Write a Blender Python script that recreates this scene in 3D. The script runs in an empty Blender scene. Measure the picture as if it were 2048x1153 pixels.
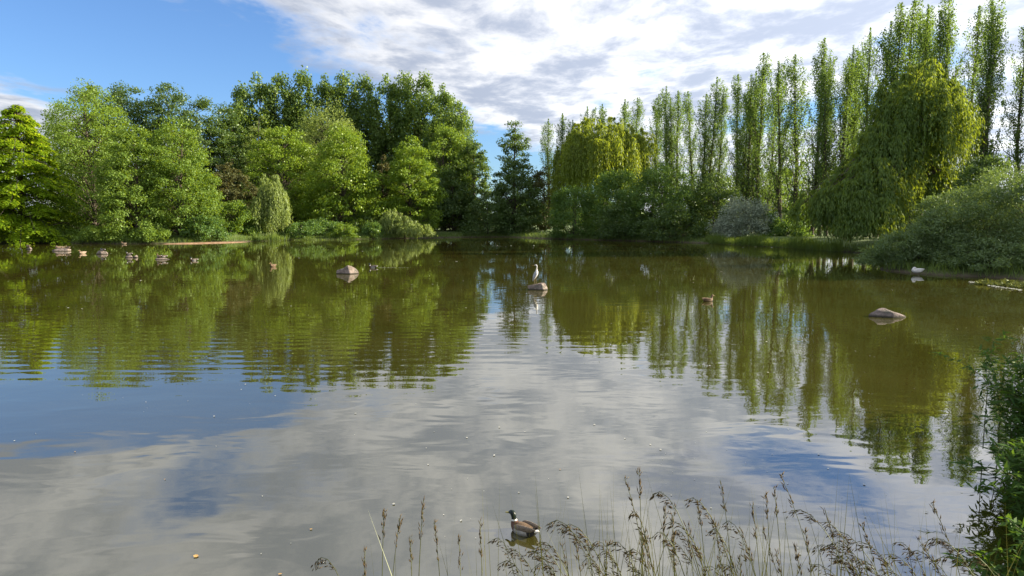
import bpy, math, random
import numpy as np
from mathutils import Vector, Matrix

# ------------------------------------------------------------------ camera, sky, sun
sc = bpy.context.scene
col = sc.collection
R = math.radians
CAM_H, FPX, PITCH = 2.8, 1400.0, R(5.55)

cam_d = bpy.data.cameras.new('camera'); cam = bpy.data.objects.new('camera', cam_d); col.objects.link(cam)
cam.location = (0, 0, CAM_H); cam.rotation_euler = (R(90) - PITCH, 0, 0)
cam_d.sensor_width = 36.0; cam_d.lens = 36.0 * FPX / 2048.0
cam_d.clip_start = 0.05; cam_d.clip_end = 6000
sc.camera = cam

SUN_AZ, SUN_EL = R(82), R(23)          # azimuth clockwise from +Y (the view direction)
sun_dir = Vector((math.sin(SUN_AZ) * math.cos(SUN_EL), math.cos(SUN_AZ) * math.cos(SUN_EL), math.sin(SUN_EL)))
sl = bpy.data.lights.new('sun', 'SUN'); so = bpy.data.objects.new('sun', sl); col.objects.link(so)
sl.energy = 5.0; sl.angle = R(0.53); sl.color = (1.0, 0.88, 0.68)
so.rotation_euler = sun_dir.to_track_quat('Z', 'Y').to_euler(); so.location = (60, 40, 60)

sc.view_settings.view_transform = 'Standard'; sc.view_settings.look = 'None'
sc.view_settings.gamma = 1.0; sc.view_settings.exposure = 1.42
sc.view_settings.use_curve_mapping = False
cy = sc.cycles
cy.max_bounces = 7; cy.diffuse_bounces = 2; cy.glossy_bounces = 3; cy.transmission_bounces = 4
cy.transparent_max_bounces = 6; cy.caustics_reflective = False; cy.caustics_refractive = False
cy.sample_clamp_indirect = 6.0


class NG:
    """small helper around a node tree"""
    def __init__(s, tree): s.t = tree; s.n = tree.nodes; s.l = tree.links; s.n.clear()
    def new(s, typ, **kw):
        n = s.n.new(typ)
        for k, v in kw.items(): setattr(n, k, v)
        return n
    def put(s, sock, v):
        if hasattr(v, 'is_linked') or isinstance(v, bpy.types.NodeSocket): s.l.new(v, sock)
        else: sock.default_value = v
    def m(s, op, a, b=0.0, c=None):
        n = s.n.new('ShaderNodeMath'); n.operation = op
        s.put(n.inputs[0], a); s.put(n.inputs[1], b)
        if c is not None: s.put(n.inputs[2], c)
        return n.outputs[0]
    def comb(s, x, y, z):
        n = s.n.new('ShaderNodeCombineXYZ')
        for i, v in enumerate((x, y, z)): s.put(n.inputs[i], v)
        return n.outputs[0]
    def noise(s, vec, scale, detail=4.0, rough=0.55, dist=0.0):
        n = s.n.new('ShaderNodeTexNoise')
        if vec is not None: s.put(n.inputs['Vector'], vec)
        n.inputs['Scale'].default_value = scale; n.inputs['Detail'].default_value = detail
        n.inputs['Roughness'].default_value = rough; n.inputs['Distortion'].default_value = dist
        return n.outputs['Fac']
    def rng(s, v, a, b, c=0.0, d=1.0, smooth=True):
        n = s.n.new('ShaderNodeMapRange'); n.interpolation_type = 'SMOOTHSTEP' if smooth else 'LINEAR'
        s.put(n.inputs[0], v)
        for i, x in enumerate((a, b, c, d)): n.inputs[1 + i].default_value = x
        return n.outputs[0]
    def mix(s, f, a, b):
        n = s.n.new('ShaderNodeMix'); n.data_type = 'RGBA'
        s.put(n.inputs[0], f)
        for sock, v in ((n.inputs[6], a), (n.inputs[7], b)):
            if isinstance(v, bpy.types.NodeSocket): s.l.new(v, sock)
            else: sock.default_value = (v[0], v[1], v[2], 1.0)
        return n.outputs[2]


world = bpy.data.worlds.new('World'); sc.world = world; world.use_nodes = True
g = NG(world.node_tree)
tc = g.new('ShaderNodeTexCoord')
sp = g.new('ShaderNodeSeparateXYZ'); g.l.new(tc.outputs['Generated'], sp.inputs[0])
dx, dy, dz = sp.outputs
sky = g.new('ShaderNodeTexSky', sky_type='NISHITA')
sky.sun_disc = False; sky.sun_elevation = SUN_EL; sky.sun_rotation = SUN_AZ
sky.altitude = 0; sky.air_density = 1.0; sky.dust_density = 0.6; sky.ozone_density = 2.5
zz = g.m('SQRT', g.m('ADD', g.m('MULTIPLY', dz, dz), 0.0049))
u = g.m('DIVIDE', dx, zz); v = g.m('DIVIDE', dy, zz)
a = g.m('SUBTRACT', v, 3.3)
edge = g.m('MINIMUM', g.m('MULTIPLY', a, 0.343), g.m('MULTIPLY', a, 1.1))
s1 = g.m('SUBTRACT', g.m('ADD', u, 1.50), edge)                     # front of the cloud sheet
s2 = g.m('MINIMUM', g.m('SUBTRACT', -3.25, u), g.m('SUBTRACT', v, 4.3))   # bank of cloud to the left
S = g.m('MINIMUM', g.m('MAXIMUM', s1, s2), 0.55)
S = g.m('MAXIMUM', S, -1.2)
uv = g.comb(u, g.m('MULTIPLY', v, 0.62), 0.0)
n1 = g.noise(uv, 0.95, 8, 0.6, 0.35)
n2 = g.noise(uv, 2.1, 8, 0.62, 0.25)
n0 = g.noise(uv, 0.42, 3, 0.5, 0.5)
dens = g.m('ADD', S, g.m('MULTIPLY', g.m('SUBTRACT', n1, 0.5), 2.3))
dens = g.m('ADD', dens, g.m('MULTIPLY', g.m('SUBTRACT', n2, 0.5), 1.1))
dens = g.m('ADD', dens, g.m('MULTIPLY', g.m('SUBTRACT', n0, 0.46), 2.2))
mask = g.rng(dens, -0.02, 0.5)
shade = g.rng(g.m('ADD', g.m('MULTIPLY', n2, 0.7), g.m('MULTIPLY', n1, 0.3)), 0.40, 0.59)
cl = g.mix(shade, (9.8, 9.8, 9.9), (4.4, 4.9, 6.0))
dotn = g.new('ShaderNodeVectorMath', operation='DOT_PRODUCT')
g.l.new(tc.outputs['Generated'], dotn.inputs[0]); dotn.inputs[1].default_value = sun_dir
bright = g.rng(dotn.outputs['Value'], -0.15, 0.8, 0.70, 1.13)
vm = g.new('ShaderNodeVectorMath', operation='SCALE'); g.l.new(cl, vm.inputs[0]); g.l.new(bright, vm.inputs['Scale'])
skyc = g.new('ShaderNodeMix', data_type='RGBA', blend_type='MULTIPLY'); skyc.inputs[0].default_value = 1.0
g.l.new(sky.outputs[0], skyc.inputs[6]); skyc.inputs[7].default_value = (0.80, 1.04, 1.38, 1)
mixc = g.mix(g.m('MULTIPLY', mask, 0.94), skyc.outputs[2], vm.outputs[0])
bg = g.new('ShaderNodeBackground'); g.l.new(mixc, bg.inputs[0]); bg.inputs[1].default_value = 0.055
out = g.new('ShaderNodeOutputWorld'); g.l.new(bg.outputs[0], out.inputs[0])


# ------------------------------------------------------------------ pixel helpers
cp, sn = math.cos(PITCH), math.sin(PITCH)
def ray(px, py):
    t = 576.5 - py
    return np.array([px - 1024.0, FPX * cp + t * sn, t * cp - FPX * sn])
def on_water(px, py, z=0.0):
    d = ray(px, py); k = (z - CAM_H) / d[2]
    return np.array([d[0] * k, d[1] * k, z])
def at_depth(px, py, Y):
    d = ray(px, py); k = Y / d[1]
    return np.array([d[0] * k, Y, CAM_H + d[2] * k])


# ------------------------------------------------------------------ object helpers
def tag(o, label=None, cat=None, group=None, kind=None):
    if label: o['label'] = label
    if cat: o['category'] = cat
    if group: o['group'] = group
    if kind: o['kind'] = kind
    return o
def empty(name, loc, rz=0.0):
    o = bpy.data.objects.new(name, None); col.objects.link(o)
    o.location = loc; o.rotation_euler = (0, 0, rz); o.empty_display_size = 0.3
    return o
def link(name, me, mats, parent=None, smooth=False):
    o = bpy.data.objects.new(name, me); col.objects.link(o)
    if not isinstance(mats, (list, tuple)): mats = [mats]
    if len(me.materials) == 0:
        for m in mats: me.materials.append(m)
    if smooth: me.polygons.foreach_set('use_smooth', np.ones(len(me.polygons), bool))
    if parent: o.parent = parent
    return o
def mesh_np(name, V, F, mat_idx=None):
    """V (n,3), F list of arrays (m,k) with equal k each"""
    me = bpy.data.meshes.new(name)
    if not isinstance(F, list): F = [F]
    F = [np.asarray(f, np.int32) for f in F if len(f)]
    me.vertices.add(len(V)); me.vertices.foreach_set('co', np.asarray(V, np.float32).ravel())
    tot = sum(f.size for f in F); npoly = sum(len(f) for f in F)
    me.loops.add(tot); me.polygons.add(npoly)
    me.loops.foreach_set('vertex_index', np.concatenate([f.ravel() for f in F]))
    sizes = np.concatenate([np.full(len(f), f.shape[1], np.int32) for f in F])
    starts = np.concatenate([[0], np.cumsum(sizes)[:-1]]).astype(np.int32)
    me.polygons.foreach_set('loop_start', starts)
    if mat_idx is not None: me.polygons.foreach_set('material_index', np.asarray(mat_idx, np.int32))
    me.update(calc_edges=True); me.validate()
    return me
def nrm(a): return a / (np.linalg.norm(a, axis=-1, keepdims=True) + 1e-9)

class Tubes:
    def __init__(s): s.V = []; s.F = []; s.n = 0
    def add(s, pts, rad, seg=6):
        pts = np.asarray(pts, float); rad = np.asarray(rad, float); k = len(pts)
        tan = nrm(np.gradient(pts, axis=0))
        ref = np.where(np.abs(tan[:, 2:3]) > 0.9, np.array([[1.0, 0, 0]]), np.array([[0, 0, 1.0]]))
        b = nrm(np.cross(tan, ref)); c = np.cross(tan, b)
        th = np.linspace(0, 2 * np.pi, seg, endpoint=False)
        ring = pts[:, None] + rad[:, None, None] * (np.cos(th)[None, :, None] * b[:, None] + np.sin(th)[None, :, None] * c[:, None])
        s.V.append(ring.reshape(-1, 3))
        i, j = np.meshgrid(np.arange(k - 1), np.arange(seg), indexing='ij'); j2 = (j + 1) % seg
        s.F.append(s.n + np.stack([i * seg + j, i * seg + j2, (i + 1) * seg + j2, (i + 1) * seg + j], -1).reshape(-1, 4))
        s.n += k * seg
    def mesh(s, name): return mesh_np(name, np.concatenate(s.V), np.concatenate(s.F))

def leaf_mesh(name, P, A, N, L, W):
    """rhombic leaves: base P, long axis A, normal N, length L, width W"""
    A = nrm(A); B = nrm(np.cross(N, A)); L = np.asarray(L)[:, None]; W = np.asarray(W)[:, None]
    Nn = np.cross(A, B)
    mid = P + A * L * 0.48
    V = np.stack([P, mid + B * W * .5 + Nn * W * .12, P + A * L, mid - B * W * .5 + Nn * W * .12], 1).reshape(-1, 3)
    F = np.arange(len(P) * 4).reshape(-1, 4)
    return mesh_np(name, V, F)


# ------------------------------------------------------------------ materials
def mat(name):
    m = bpy.data.materials.new(name); m.use_nodes = True
    return m, NG(m.node_tree)
def leaf_mat(name, c1, c2, trans=0.42, tcol=None, gloss=0.05, grough=0.42):
    m, g = mat(name)
    geo = g.new('ShaderNodeNewGeometry'); oi = g.new('ShaderNodeObjectInfo'); tc = g.new('ShaderNodeTexCoord')
    big = g.noise(tc.outputs['Object'], 0.45, 2)
    f = g.m('ADD', g.m('MULTIPLY', geo.outputs['Random Per Island'], 0.6), g.m('MULTIPLY', big, 0.5))
    f = g.m('ADD', f, g.m('MULTIPLY', g.m('SUBTRACT', oi.outputs['Random'], 0.5), 0.3))
    f = g.rng(f, 0.1, 1.0, smooth=False)
    c = g.mix(f, c1, c2)
    tcol = tcol or (min(1, c2[0] * 1.7), min(1, c2[1] * 1.5), c2[2] * 0.5)
    tcx = g.mix(f, tuple(x * 0.75 for x in tcol), tcol)
    d = g.new('ShaderNodeBsdfDiffuse'); g.l.new(c, d.inputs[0])
    t = g.new('ShaderNodeBsdfTranslucent'); g.l.new(tcx, t.inputs[0])
    mx = g.new('ShaderNodeMixShader'); mx.inputs[0].default_value = trans
    g.l.new(d.outputs[0], mx.inputs[1]); g.l.new(t.outputs[0], mx.inputs[2])
    gl = g.new('ShaderNodeBsdfGlossy'); gl.inputs['Roughness'].default_value = grough; gl.inputs[0].default_value = (.8, .9, .7, 1)
    m2 = g.new('ShaderNodeMixShader'); m2.inputs[0].default_value = gloss * .6
    g.l.new(mx.outputs[0], m2.inputs[1]); g.l.new(gl.outputs[0], m2.inputs[2])
    o = g.new('ShaderNodeOutputMaterial'); g.l.new(m2.outputs[0], o.inputs[0])
    return m
def plain(name, c1, c2, scale=6.0, rough=0.8, bump=0.0, detail=5, spec=0.3):
    m, g = mat(name)
    tc = g.new('ShaderNodeTexCoord')
    n = g.noise(tc.outputs['Object'], scale, detail)
    c = g.mix(g.rng(n, 0.3, 0.7), c1, c2)
    p = g.new('ShaderNodeBsdfPrincipled'); g.l.new(c, p.inputs['Base Color'])
    p.inputs['Roughness'].default_value = rough; p.inputs['Specular IOR Level'].default_value = spec
    if bump:
        b = g.new('ShaderNodeBump'); b.inputs['Strength'].default_value = 1.0; b.inputs['Distance'].default_value = bump
        g.l.new(n, b.inputs['Height']); g.l.new(b.outputs[0], p.inputs['Normal'])
    o = g.new('ShaderNodeOutputMaterial'); g.l.new(p.outputs[0], o.inputs[0])
    return m

M = {}
M['alder'] = leaf_mat('alder_leaf', (.075, .145, .018), (.185, .275, .050), .36, (.38, .52, .025), .04, .5)
M['maple'] = leaf_mat('maple_leaf', (.080, .165, .014), (.200, .295, .022), .40, (.34, .46, .03), .05)
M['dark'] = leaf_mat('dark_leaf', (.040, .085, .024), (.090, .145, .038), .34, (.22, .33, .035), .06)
M['hybrid'] = leaf_mat('poplar_leaf', (.065, .125, .032), (.145, .215, .058), .40, (.32, .45, .045), .04)
M['lombardy'] = leaf_mat('lombardy_leaf', (.052, .105, .030), (.115, .180, .056), .44, (.31, .46, .06), .04)
M['willow'] = leaf_mat('willow_leaf', (.110, .170, .026), (.205, .265, .042), .48, (.54, .62, .03), .04)
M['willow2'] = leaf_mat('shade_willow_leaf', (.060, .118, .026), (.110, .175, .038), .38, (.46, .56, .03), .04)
M['pale'] = leaf_mat('pale_willow_leaf', (.135, .195, .060), (.240, .300, .090), .42, (.42, .52, .09), .03)
M['larch'] = leaf_mat('larch_leaf', (.110, .210, .014), (.220, .330, .020), .5, (.56, .70, .03), .02)
M['shrub'] = leaf_mat('shrub_leaf', (.046, .110, .026), (.105, .185, .046), .34, (.28, .42, .04), .04)
M['osier'] = leaf_mat('osier_leaf', (.085, .145, .055), (.160, .230, .095), .38, (.26, .36, .05), .07)
M['silver'] = leaf_mat('silver_leaf', (.200, .250, .180), (.360, .420, .310), .25, (.30, .34, .22), .05)
M['brown'] = leaf_mat('brown_leaf', (.068, .080, .028), (.120, .125, .048), .30, (.20, .17, .04), .03)
M['herb'] = leaf_mat('herb_leaf', (.030, .075, .016), (.070, .135, .026), .30, (.20, .34, .03), .03, .5)
M['reed'] = leaf_mat('reed_leaf', (.060, .120, .022), (.130, .190, .040), .40, (.30, .40, .04), .05)
M['dry'] = leaf_mat('seed_head', (.055, .036, .016), (.14, .092, .040), .2, (.22, .15, .05), .03)
M['stem'] = leaf_mat('grass_stem', (.045, .060, .014), (.11, .105, .032), .2, (.2, .2, .04), .05)
M['bark'] = plain('bark', (.045, .036, .026), (.11, .09, .068), 3.0, .9, .02)
M['rock'] = plain('boulder_stone', (.135, .105, .088), (.29, .235, .20), 5.0, .85, .02, 8)
M['rockdark'] = plain('dark_boulder_stone', (.13, .105, .092), (.26, .21, .19), 6.0, .85, .03, 8)
for key in ('rock', 'rockdark'):
    nt = M[key].node_tree; pb = next(q for q in nt.nodes if q.type == 'BSDF_PRINCIPLED'); old = pb.inputs['Base Color'].links[0].from_socket
    g = NG.__new__(NG); g.t = nt; g.n = nt.nodes; g.l = nt.links
    ge = g.new('ShaderNodeNewGeometry'); sx_ = g.new('ShaderNodeSeparateXYZ'); g.l.new(ge.outputs['Position'], sx_.inputs[0])
    fine = g.noise(ge.outputs['Position'], 22.0, 6, .7); blot = g.noise(ge.outputs['Position'], 4.0, 5, .65)
    c_ = g.mix(g.rng(blot, .5, .68), old, (.10, .095, .075)); c_ = g.mix(g.m('MULTIPLY', g.rng(fine, .58, .7), .6), c_, (.42, .38, .33))
    wet = g.rng(g.m('ADD', sx_.outputs[2], g.m('MULTIPLY', fine, .05)), .10, .04)
    c_ = g.mix(wet, c_, (.035, .032, .022)); g.l.new(c_, pb.inputs['Base Color'])
    bb = g.new('ShaderNodeBump'); bb.inputs['Distance'].default_value = .05; g.l.new(fine, bb.inputs['Height']); g.l.new(bb.outputs[0], pb.inputs['Normal'])
M['mud'] = plain('mud', (.21, .125, .07), (.34, .22, .14), 2.5, .9, .02)

# ground: grass, earth near the water
m, g = mat('meadow_ground')
geo = g.new('ShaderNodeNewGeometry'); sz = g.new('ShaderNodeSeparateXYZ'); g.l.new(geo.outputs['Position'], sz.inputs[0])
n = g.noise(geo.outputs['Position'], 0.35, 6); n3 = g.noise(geo.outputs['Position'], 9.0, 4)
gr = g.mix(g.rng(n, .35, .65), (.060, .105, .020), (.115, .150, .035))
gr = g.mix(g.rng(n3, .3, .7), gr, (.075, .115, .022))
c = g.mix(g.rng(g.m('ADD', sz.outputs[2], g.m('MULTIPLY', n, .25)), .12, .42), (.075, .058, .036), gr)
p = g.new('ShaderNodeBsdfPrincipled'); g.l.new(c, p.inputs['Base Color']); p.inputs['Roughness'].default_value = .95
b = g.new('ShaderNodeBump'); b.inputs['Distance'].default_value = .02; g.l.new(n3, b.inputs['Height']); g.l.new(b.outputs[0], p.inputs['Normal'])
o = g.new('ShaderNodeOutputMaterial'); g.l.new(p.outputs[0], o.inputs[0]); M['ground'] = m

# water: silty body under a mirror skin with small waves
m, g = mat('pond_water')
geo = g.new('ShaderNodeNewGeometry'); sw = g.new('ShaderNodeSeparateXYZ'); g.l.new(geo.outputs['Position'], sw.inputs[0])
wx, wy, _ = sw.outputs
def wv(sx, sy, off=0.0): return g.comb(g.m('MULTIPLY_ADD', wx, sx, off), g.m('MULTIPLY', wy, sy), off)
silt = g.noise(wv(.25, .25), 1.0, 4)
c = g.mix(g.rng(silt, .3, .7), (.036, .034, .006), (.047, .043, .009))
h1 = g.noise(wv(.8, 1.5), 1.0, 2, .45, .4)                     # slow swell, about a metre
h2 = g.noise(wv(2.6, 5.0, 3.0), 1.0, 2, .5, .3)                # half metre waves
calm = g.rng(g.noise(wv(.07, .12, 7.0), 1.0, 2), .38, .62)
wvt = g.new('ShaderNodeTexWave', wave_type='BANDS', bands_direction='Y', wave_profile='SIN')
g.l.new(wv(.35, 1.0), wvt.inputs['Vector']); wvt.inputs['Scale'].default_value = .62
wvt.inputs['Distortion'].default_value = 5.0; wvt.inputs['Detail'].default_value = 2; wvt.inputs['Detail Scale'].default_value = .6
band = g.m('MULTIPLY', g.rng(wy, 11.0, 13.5), g.rng(wy, 21.0, 16.0))
band = g.m('MULTIPLY', band, g.rng(wx, 3.0, -2.0))
near = g.rng(wy, 40.0, 6.0, .35, 1.0)
hh = g.m('MULTIPLY', h1, .0065)
hh = g.m('ADD', hh, g.m('MULTIPLY', g.m('MULTIPLY', h2, .0007), g.m('MULTIPLY_ADD', calm, .8, .2)))
hh = g.m('MULTIPLY', hh, near)
hh = g.m('ADD', hh, g.m('MULTIPLY', g.m('MULTIPLY', wvt.outputs['Fac'], .0015), band))
b = g.new('ShaderNodeBump'); b.inputs['Strength'].default_value = 1.0; b.inputs['Distance'].default_value = 1.0
g.l.new(hh, b.inputs['Height'])
df = g.new('ShaderNodeBsdfDiffuse'); g.l.new(c, df.inputs[0])
gls = g.new('ShaderNodeBsdfGlossy'); gls.inputs['Roughness'].default_value = .012; gls.inputs[0].default_value = (1, 1, 1, 1); g.l.new(b.outputs[0], gls.inputs['Normal'])
fr = g.new('ShaderNodeFresnel'); fr.inputs['IOR'].default_value = 3.2; g.l.new(b.outputs[0], fr.inputs['Normal'])
mx = g.new('ShaderNodeMixShader'); g.l.new(fr.outputs[0], mx.inputs[0]); g.l.new(df.outputs[0], mx.inputs[1]); g.l.new(gls.outputs[0], mx.inputs[2])
o = g.new('ShaderNodeOutputMaterial'); g.l.new(mx.outputs[0], o.inputs[0]); M['water'] = m

# ------------------------------------------------------------------ terrain and water
SHORE = np.array([(-78, 76), (-84, 40), (-66, 12), (-34, 4.2), (-8, 3.5), (3.2, 3.5), (4.7, 5), (6.3, 8), (9.2, 12),
                  (15, 18), (22.5, 23.5), (26.5, 28.5), (25.5, 32.2), (21.5, 35.5), (20.4, 39), (22.5, 42.5), (27, 46.5), (30.5, 53),
                  (29.6, 60.5), (28.4, 69), (24, 83.8), (18, 92), (6, 104), (-1, 116), (-8, 114), (-13, 109.5), (-23, 101.5), (-32, 99),
                  (-34.5, 92), (-38.5, 83.5), (-45, 82), (-55, 84), (-62, 85.5), (-72, 83)], float)
def shore_dist(P):
    """signed distance to the shore line, positive on land"""
    A = SHORE; B = np.roll(SHORE, -1, 0); best = np.full(len(P), 1e9); inside = np.zeros(len(P), bool)
    for p, q in zip(A, B):
        e = q - p; w = P - p
        t = np.clip((w @ e) / (e @ e), 0, 1)
        best = np.minimum(best, np.hypot(*(w - t[:, None] * e).T))
        c1 = (P[:, 1] >= p[1]) != (P[:, 1] >= q[1])
        with np.errstate(divide='ignore', invalid='ignore'):
            xi = p[0] + (P[:, 1] - p[1]) * (q[0] - p[0]) / (q[1] - p[1])
        inside ^= c1 & (P[:, 0] < xi)
    return np.where(inside, -best, best)
def ground_z(P):
    P = np.atleast_2d(np.asarray(P, float)); d = shore_dist(P)
    nearb = np.clip(1 - (np.hypot(P[:, 0] * .35, P[:, 1]) - 4) / 8, 0, 1)
    wob = .12 * np.sin(P[:, 0] * .21 + 1) * np.cos(P[:, 1] * .17) + .05 * np.sin(P[:, 0] * .9) * np.sin(P[:, 1] * .8)
    far = np.minimum(.06 + .16 * d, .85) + wob * np.clip(d / 4, 0, 1)
    nb = np.minimum(.03 + .36 * d, 1.2)
    z = far * (1 - nearb) + nb * nearb
    return np.where(d > 0, z, np.maximum(d * .5, -.9))
def gz(x, y): return float(ground_z([(x, y)])[0])

def spread(a, b, step, lim):
    core = np.arange(a, b + .1, step); o = []; s = step; x = 0
    while x < lim: s *= 1.35; x += s; o.append(x)
    o = np.array(o); return np.concatenate([a - o[::-1], core, b + o])
xs, ys = spread(-90, 60, .8, 2500), spread(-6, 135, .8, 2500)
gx, gy = np.meshgrid(xs, ys, indexing='ij'); P = np.stack([gx.ravel(), gy.ravel()], 1)
V = np.column_stack([P, ground_z(P)])
i, j = np.meshgrid(np.arange(len(xs) - 1), np.arange(len(ys) - 1), indexing='ij'); ny = len(ys)
F = np.stack([i * ny + j, (i + 1) * ny + j, (i + 1) * ny + j + 1, i * ny + j + 1], -1).reshape(-1, 4)
tag(link('ground', mesh_np('ground', V, F), M['ground'], smooth=True), 'grassy ground and banks around the pond', kind='structure')
wq = np.array([(-95, 0, 0), (40, 0, 0), (40, 125, 0), (-95, 125, 0)], float)
tag(link('pond_water', mesh_np('pond_water', wq, np.array([[0, 1, 2, 3]])), M['water']), 'murky green brown pond water mirroring trees and clouds', kind='structure')
# silt bar at the foot of the left trees
th = np.linspace(0, 2 * np.pi, 40, endpoint=False); rr = np.random.RandomState(4)
a0, b0 = on_water(318, 489), on_water(500, 484.5)
ctr = (a0 + b0) / 2; ax = (b0 - a0) / 2; nv = np.array([-ax[1], ax[0], 0]) / np.linalg.norm(ax[:2])
Vs = [ctr + np.array([0, 0, .13])]; Fs = []
for k, (s_, z_) in enumerate(((.45, .11), (.8, .06), (1.02, -.05))):
    w = s_ * (1 + .07 * np.sin(5 * th + k) + .05 * rr.randn(40))
    Vs += list(ctr + np.outer(np.cos(th) * w, ax) + np.outer(np.sin(th) * w * 1.5, nv) + np.array([0, 0, z_]))
F3 = np.array([[0, 1 + q, 1 + (q + 1) % 40] for q in range(40)])
F4 = np.array([[1 + k * 40 + q, 1 + (k + 1) * 40 + q, 1 + (k + 1) * 40 + (q + 1) % 40, 1 + k * 40 + (q + 1) % 40] for k in range(2) for q in range(40)])
tag(link('silt_bank', mesh_np('silt_bank', np.array(Vs), [F3, F4]), M['mud'], smooth=True), 'low reddish brown silt bank below the left trees', kind='structure')


# ------------------------------------------------------------------ trees
def profile(kind, s):
    s = np.clip(s, 0, 1)
    if kind == 'round': return np.sin(np.pi * np.clip(s, .02, .985) ** .8) ** .6
    if kind == 'skirt': return np.minimum(1, (s + .55) / .75) * np.clip(1 - s ** 2.6, 0, 1) ** .6
    if kind == 'dome': return np.sqrt(np.clip(1 - s ** 2.4, 0, 1))
    if kind == 'column': return np.minimum(1, (s + .12) / .3) ** .5 * np.clip(1 - s ** 3.2, 0, 1) ** .55
    if kind == 'cone': return np.clip(1 - s, 0, 1) ** .8 * np.minimum(1, (s + .05) / .12)
    if kind == 'spindle': return (np.minimum(1, (s + .1) / .35)) ** .7 * np.clip(1 - s, 0, 1) ** .5
    return np.ones_like(s)

def build_tree(H, W, seed, shape='round', base=.12, nclump=200, nleaf=110, L=.3, Wd=.2, rc=None, flat=.6, up=0.0, droop=.25,
               inner=.2, trunk_r=None, ntrunk=1, lump=.2):
    """returns (trunk mesh, crown mesh) with the foot of the tree at the origin"""
    r = np.random.RandomState(seed); rc = rc or W * .11
    zb = H * base; R0 = W / 2 - rc * .4
    s = []
    while len(s) < nclump:
        q = r.rand(nclump * 3); q = q[r.rand(len(q)) < profile(shape, q) ** 1.3 + .06]; s += list(q)
    s = np.array(s[:nclump]); th = r.rand(nclump) * 2 * np.pi
    ph = r.rand(5) * 6.28
    lum = 1 + lump * (np.sin(2 * th + ph[0] + 3 * s) + .8 * np.sin(3 * th + ph[1] - 5 * s) + .6 * np.sin(5 * th + ph[2] + 9 * s) + .6 * np.sin(14 * s + ph[3])) / 1.7
    rho = np.sqrt(inner + (1 - inner) * r.rand(nclump)) * profile(shape, s) * R0 * lum
    z = zb + s * (H - zb - rc * .5)
    C = np.column_stack([rho * np.cos(th), rho * np.sin(th), z])
    T = Tubes(); tr = trunk_r or max(.1, H * .014)
    k = 7; zt = np.linspace(-.3, H * .9, k)
    wobx, woby = np.cumsum(r.randn(2, k) * H * .008, axis=1)
    wobx -= wobx[0]; woby -= woby[0]
    T.add(np.column_stack([wobx, woby, zt]), tr * np.linspace(1.15, .12, k), 8)
    for q in range(nclump):
        if r.rand() > .55: continue
        c = C[q]; rad = math.hypot(c[0], c[1])
        z0 = max(.25 * zb, c[2] - rad * (.5 + .4 * r.rand()) - up * 2.5)
        f = np.clip((z0 + .3) / (H * .9 + .3), 0, 1) * (k - 1); a_ = int(min(f, k - 2)); fr = f - a_
        p0 = np.array([wobx[a_] * (1 - fr) + wobx[a_ + 1] * fr, woby[a_] * (1 - fr) + woby[a_ + 1] * fr, z0])
        mid = p0 * .45 + c * .55 + np.array([0, 0, rad * .08]) + r.randn(3) * rad * .05
        rr_ = tr * .32 * (1 - .6 * z0 / H)
        T.add([p0, mid, c], [rr_, rr_ * .6, .012], 5)
    n = nclump * nleaf
    Ci = np.repeat(C, nleaf, 0); o = nrm(np.column_stack([Ci[:, 0], Ci[:, 1], (Ci[:, 2] - (zb + H) * .45) * .5]))
    d = nrm(r.randn(n, 3)) * (np.repeat(rc * r.uniform(.6, 1.35, nclump), nleaf) * r.rand(n) ** .45)[:, None]
    d[:, 2] *= flat
    P = Ci + d + o * rc * .15
    if up: P[:, 2] += np.abs(r.randn(n)) * up * rc
    P[:, 2] = np.maximum(P[:, 2], .12)
    A = o * .6 + r.randn(n, 3) * .75 + np.array([0, 0, -droop + up])
    N = r.randn(n, 3) * .5 + nrm(d * np.array([1, 1, 1 / flat])) * .85 + o * .35 + np.array([0, 0, .35])
    sz = r.uniform(.65, 1.25, n)
    return T.mesh('trunk'), leaf_mesh('crown', P, A, N, L * sz, Wd * sz)

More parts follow.
